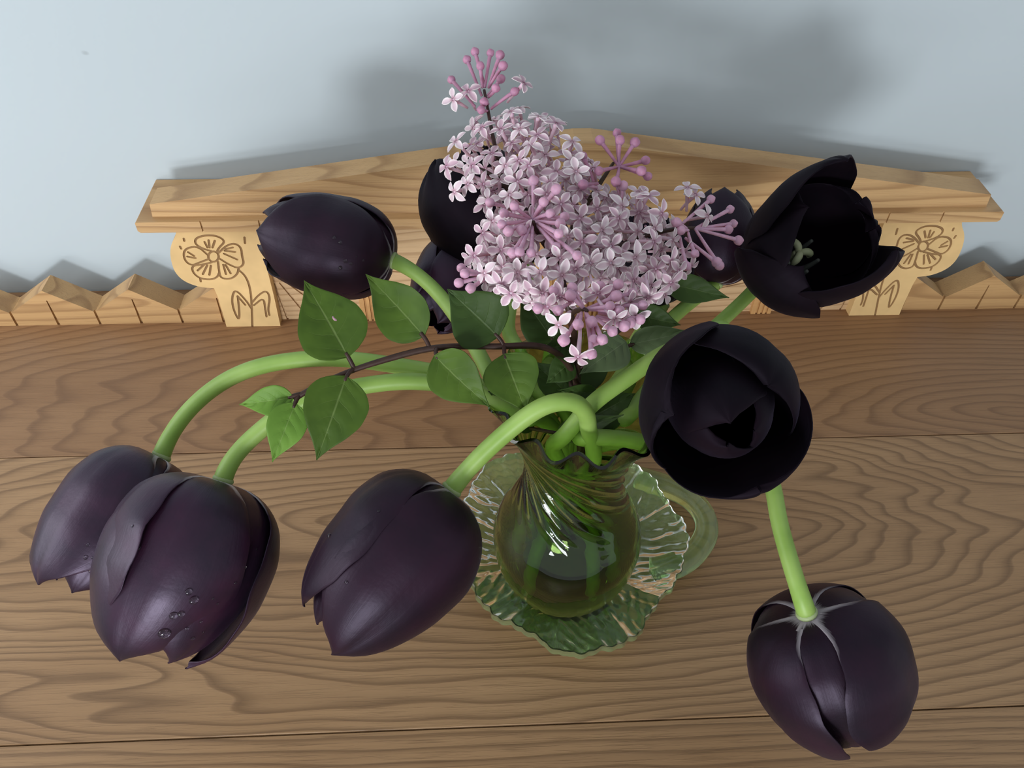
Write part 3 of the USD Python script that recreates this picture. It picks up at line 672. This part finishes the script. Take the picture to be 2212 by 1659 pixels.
# ------------------------------------------------------------------ the lilac
lroot = at(1245, 800, .350)
lilac = thing('lilac_sprig', 'mauve lilac sprig in bloom standing in the middle of the vase', 'lilac', np.array([VX, VY, ZB + .05]))
def dl(px, py): return .334 - .00016 * (py - 480) + .022 * ((px - 1210) / 260) ** 2
def lp(px, py, off=0.0): return at(px, py, dl(px, py) + off)
rm = [np.array([VX, VY - .004, ZB + .05]), np.array([VX + .002, VY - .006, ZB + .11]), at(1246, 830, .362), at(1243, 760, .352), lp(1225, 650, .02), lp(1190, 540, .02), lp(1140, 460, .02), lp(1092, 395, .015), lp(1072, 330, .008), lp(1058, 260, .004), lp(1046, 195, .004)]
part(lilac, 'stem', sweep(rm, [.0020, .0020, .0019, .0018, .0016, .0014, .0012, .0011, .0010, .0009, .0007], 10, 90), 'twig_brown', True)
branches = {'centre': [(1190, 545, .02), (1165, 510, .008), (1152, 478, -.004)], 'upper_right': [(1205, 570, .02), (1250, 470, .016), (1290, 405, .01), (1325, 352, .006)],
            'right': [(1215, 610, .02), (1320, 540, .016), (1420, 502, .01), (1503, 492, .004)], 'bottom': [(1230, 680, .022), (1255, 668, .008), (1268, 672, -.002)],
            'left': [(1100, 410, .016), (1050, 372, .008), (1020, 360, .006)], 'low_left': [(1190, 560, .02), (1100, 570, .014), (1040, 590, .008)]}
for k_, b_ in branches.items():
    part(lilac, 'branch', sweep([lp(*q) for q in b_], [.0011] * (len(b_) - 1) + [.0007], 8, 24), 'twig_brown' if k_ != 'upper_right' else 'node_brown', True)
LOB = PchipInterpolator([0, .12, .35, .55, .78, .93, 1.0], [.34, .50, .92, 1.0, .74, .34, .03])
rl = random.Random(11); NF = [0, 0]
def floret(head, n, size=.0100, tube=.013, base=None, reflex=None, mat=None):
    n = unit(n); a = unit(np.cross(n, [rl.uniform(-1, 1), rl.uniform(-1, 1), rl.uniform(-1, 1)])); b_ = np.cross(n, a)
    foot_ = head - n * tube if base is None else base
    mid = (foot_ + head) / 2 + (b_ * rl.uniform(-.0006, .0006))
    fl = part(lilac, 'floret', sweep([foot_, mid, head - n * .0006, head], [.00060, .00080, .00100, .00135], 7, 8), 'lilac_tube', True)
    rf = rl.uniform(-.15, .45) if reflex is None else reflex
    a0 = rl.uniform(0, 1.57); L = size / 2 - .0004
    mat = mat or ('lilac_petal_white' if rl.random() < .4 else 'lilac_petal')
    for k in range(4):
        t = a0 + k * math.pi / 2 + rl.uniform(-.14, .14)
        R_, S_ = a * math.cos(t) + b_ * math.sin(t), -a * math.sin(t) + b_ * math.cos(t)
        ln = L * rl.uniform(.9, 1.1); rr = rf + rl.uniform(-.2, .2)
        v = np.linspace(0, 1, 7); u = np.linspace(-1, 1, 5); Vv, Uu = np.meshgrid(v, u, indexing='ij')
        w = ln * .31 * LOB(Vv)
        s = .0006 + Vv * ln
        h = -rr * ln * Vv ** 2 * .8 + .42 * w * Uu ** 2 + .0003
        P = head + s[..., None] * R_ + (Uu * w)[..., None] * S_ + h[..., None] * n
        mesh, var = solid_sheet(P, .00028, np.stack([(Uu + 1) / 2, Vv], -1))
        part(fl, 'petal', mesh, mat, True, var=var)
    NF[0] += 1
def bud(head, base, r=.00165, dark=False):
    n = unit(head - base); a = unit(np.cross(n, [.31, .77, .55])); b_ = np.cross(n, a)
    th = np.linspace(0, 2 * np.pi, 16, endpoint=False); ps = np.linspace(-1.25, 1.45, 9); V = []
    for p_ in ps:
        rad = r * math.cos(p_) * (1 + .10 * np.cos(4 * th) * max(0, math.sin(p_) + .4)); h = r * math.sin(p_) * 1.05
        V.append(head + rad[:, None] * (np.cos(th)[:, None] * a + np.sin(th)[:, None] * b_) + h * n)
    V = np.vstack(V + [[head + n * r * .95]]); F = grid_faces(16, 9, True); k = np.arange(16)
    F = np.vstack([F, np.stack([8 * 16 + k, 8 * 16 + (k + 1) % 16, np.full(16, len(V) - 1)], 1)])
    tb = sweep([base, (base + head) / 2 + a * rl.uniform(-.0004, .0004), head], [.00065, .00080, .00105], 7, 8)
    part(lilac, 'bud', join([tb, (V, F)]), 'lilac_bud_dark' if dark else 'lilac_bud', True)
    NF[1] += 1
def normal_at(px, py, jit=.3, dx=None, dy=None):
    a = (px - 1210) / 240 if dx is None else dx; b_ = (455 - py) / 240 if dy is None else dy
    return unit(-FW + RT * .9 * a + UP * .9 * b_ + np.array([rl.uniform(-jit, jit) for _ in range(3)]))
A = lambda X, Y: (930 + X / 5.53, 80 + Y / 5.53)
Bc = lambda X, Y: (930 + X / 5.53, 360 + Y / 5.53)
Cc = lambda X, Y: (1230 + X / 5.53, 360 + Y / 5.53)
Dc = lambda X, Y: (1030 + X / 5.53, 560 + Y / 5.53)
Ec = lambda X, Y: (1200 + X / 2.186, 200 + Y / 2.186)
def buds(conv, base, heads, dark=False, hoff=-.004, boff=.004):
    for h in heads:
        bx = h[2:] if len(h) == 4 else base
        bud(lp(*conv(*h[:2]), hoff + rl.uniform(-.003, .003)), lp(*conv(*bx), boff), rl.uniform(.0019, .0023), dark)
buds(A, (660, 680), [(530, 175, 650, 600), (435, 270, 610, 700), (595, 345, 620, 610), (715, 190, 650, 600), (830, 215, 690, 610), (865, 345, 700, 600), (840, 500, 680, 700), (780, 610, 690, 720), (250, 510, 530, 830), (1005, 650, 720, 860), (640, 775, 690, 800), (605, 870, 690, 890)], True)
buds(Bc, (1220, 640), [(1230, 170), (880, 560), (850, 690), (930, 770), (1090, 760), (1500, 270), (1600, 600), (1550, 680), (1530, 800), (1500, 960), (1750, 1060), (1060, 1020), (980, 1030), (1200, 1030), (1000, 470), (1430, 560), (1350, 420)], False, -.010, .002)
buds(Bc, (700, 1300), [(370, 1210), (410, 1280), (340, 1390), (480, 1450), (710, 430, 900, 480), (1830, 210, 1990, 250)])
buds(Ec, (300, 350), [(290, 190), (210, 225), (305, 225), (375, 235), (425, 320), (405, 370), (435, 395), (205, 370), (130, 300, 180, 420), (130, 435, 200, 430), (285, 420)], True)
buds(Cc, (1500, 740), [(1690, 390, 1350, 680), (1920, 510), (1960, 680), (2020, 880), (1900, 750), (1500, 1040, 1420, 790), (1760, 1140), (1400, 1190, 1320, 840), (1280, 670, 1400, 740), (1330, 760, 1420, 760), (1790, 1180, 1380, 850), (560, 180, 600, 330), (640, 230, 620, 380)])
buds(Dc, (1290, 600), [(1120, 430), (1140, 340), (920, 370, 1150, 520), (1470, 330, 1300, 520), (1690, 300, 1500, 480), (1660, 440), (1860, 405, 1500, 500), (1980, 550, 1500, 560), (1700, 620), (1590, 560), (1950, 720, 1450, 640), (1760, 800, 1420, 690), (1620, 860, 1420, 700), (1500, 960, 1390, 690), (1400, 970, 1370, 690), (1370, 1130, 1300, 670), (1370, 750), (1040, 970, 1220, 660), (1210, 780, 1250, 640), (970, 610, 1120, 520), (730, 590, 950, 520), (1830, 760, 1430, 680)], False, -.006, .003)
fl_list = [(A, 275, 745, -.9, .1), (A, 1110, 560, .8, .6), (A, 455, 650, -.4, .5)] + [(A, x, y, None, None) for x, y in ((620, 1090), (840, 1110), (960, 900), (1070, 1105), (1280, 1180), (510, 1540), (1200, 1290), (1060, 1480), (1180, 1540), (1700, 1480), (1740, 1600), (1500, 1620), (900, 1540))]
fl_list += [(A, 1290, 960, .2, 1.3), (A, 1500, 1040, .7, 1.0), (A, 310, 1250, -.9, .5), (A, 200, 1550, -1.2, 0), (A, 1690, 1260, .3, .9)]
fl_list += [(Bc, 290, 300, -1.0, -.4), (Bc, 450, 210, -.6, -.3), (Bc, 1200, 1480, 0, -1.3)] + [(Bc, x, y, None, None) for x, y in ((950, 340), (630, 790), (750, 650), (530, 1060), (850, 990), (650, 1270), (860, 1410), (960, 1500), (1050, 1260), (1320, 1260), (1340, 1500), (1550, 1090), (1570, 1290), (1730, 1220), (1910, 1150), (2140, 1150), (2150, 950), (1810, 900), (1640, 840), (1700, 470), (1740, 60), (1390, 330), (1560, 450), (1040, 180), (1420, 200), (2040, 760))]
fl_list += [(Cc, 820, 310, .1, 1.3), (Cc, 930, 350, .5, 1.2), (Cc, 1500, 340, .3, .7), (Cc, 1410, 260, -.1, 1.0), (Cc, 940, 1550, .1, -1.3), (Cc, 1210, 1380, .6, -1.0), (Cc, 1640, 590, .9, .1)] + [(Cc, x, y, None, None) for x, y in ((620, 480), (1090, 560), (1010, 740), (1000, 900), (780, 1080), (1210, 1130), (490, 950), (490, 1150), (250, 1140), (580, 620), (1300, 1250), (960, 1420), (120, 620))]
fl_list += [(Dc, 1210, 1160, -.2, -1.4), (Dc, 980, 780, -.4, -.6)] + [(Dc, x, y, None, None) for x, y in ((1890, 680), (1640, 700), (840, 560), (1000, 440), (410, 400), (1820, 510), (1450, 400))]
taken = []
for cv, X, Y, dx, dy in fl_list:
    px, py = cv(X, Y); taken.append((px, py))
    floret(lp(px, py, -.004 + rl.uniform(-.003, .002)), normal_at(px, py, .22, dx, dy), rl.uniform(.0112, .0128), rl.uniform(.012, .015))
mass = Polygon([(1000, 300), (1030, 250), (1110, 232), (1205, 258), (1215, 320), (1280, 350), (1290, 420), (1390, 430), (1450, 480), (1500, 590), (1440, 640), (1390, 660), (1290, 640), (1170, 660), (1060, 625), (1015, 560), (1040, 460), (1060, 400), (990, 400), (975, 340)])
tries = 0; lay = 0
for lay, (off, gap, want) in enumerate(((.004, 34, 50), (.013, 30, 85), (.021, 30, 85))):
    got = []; tries = 0
    while len(got) < want and tries < 6000:
        tries += 1
        px, py = rl.uniform(960, 1510), rl.uniform(230, 665)
        if not mass.contains(Point(px, py)): continue
        if any((px - q[0]) ** 2 + (py - q[1]) ** 2 < gap ** 2 for q in got + (taken if lay == 0 else [])): continue
        got.append((px, py))
        floret(lp(px, py, off + rl.uniform(-.003, .003)), normal_at(px, py, .55), rl.uniform(.0106, .0120), rl.uniform(.011, .015))
# lilac leaves round the mouth of the vase
def lilac_leaf(base, tip, width, mat, **kw):
    far = abs(base[0] - 1243) > 100
    twig_leaf(lilac, base, tip, width, mat, (1243, 800, .360) if far else (1244, max(base[1] + 12, 790), .358), **kw)
lilac_leaf((1196, 738, .356), (1122, 632, .352), 92, 'leaf_dark', fold=.2, bow=.06)
lilac_leaf((1240, 745, .352), (1172, 752, .335), 75, 'leaf_dark', fold=.2, bow=.06, seed=1)
lilac_leaf((1236, 780, .352), (1180, 828, .350), 62, 'leaf_dark', fold=.2, bow=.05, seed=2)
lilac_leaf((1352, 738, .345), (1252, 808, .335), 86, 'leaf_pale', fold=.15, bow=.07, seed=3)
lilac_leaf((1360, 745, .365), (1495, 715, .360), 60, 'leaf_pale', fold=.3, bow=.05, seed=4)
lilac_leaf((1440, 612, .415), (1575, 643, .410), 62, 'leaf_dark', fold=.3, bow=.06, seed=5)
lilac_leaf((1375, 680, .395), (1470, 702, .390), 60, 'leaf_dark', fold=.3, bow=.05, seed=6)
lilac_leaf((1290, 850, .358), (1205, 842, .350), 36, 'leaf_dark', fold=.3, bow=.04, seed=7)
lilac_leaf((1205, 940, .372), (1347, 896, .350), 54, 'leaf_pale', fold=.3, bow=.05, seed=8)
lilac_leaf((1270, 905, .372), (1372, 850, .362), 95, 'leaf_dark', fold=.2, bow=.04, seed=9)
lilac_leaf((1225, 830, .368), (1330, 760, .375), 85, 'leaf_dark', fold=.2, bow=.04, seed=10)
lilac_leaf((1150, 930, .368), (1055, 845, .350), 46, 'leaf_dark', fold=.4, bow=.03, seed=12)
lilac_leaf((1225, 850, .372), (1150, 780, .375), 70, 'leaf_dark', fold=.2, bow=.04, seed=13)
print('florets, buds', NF)
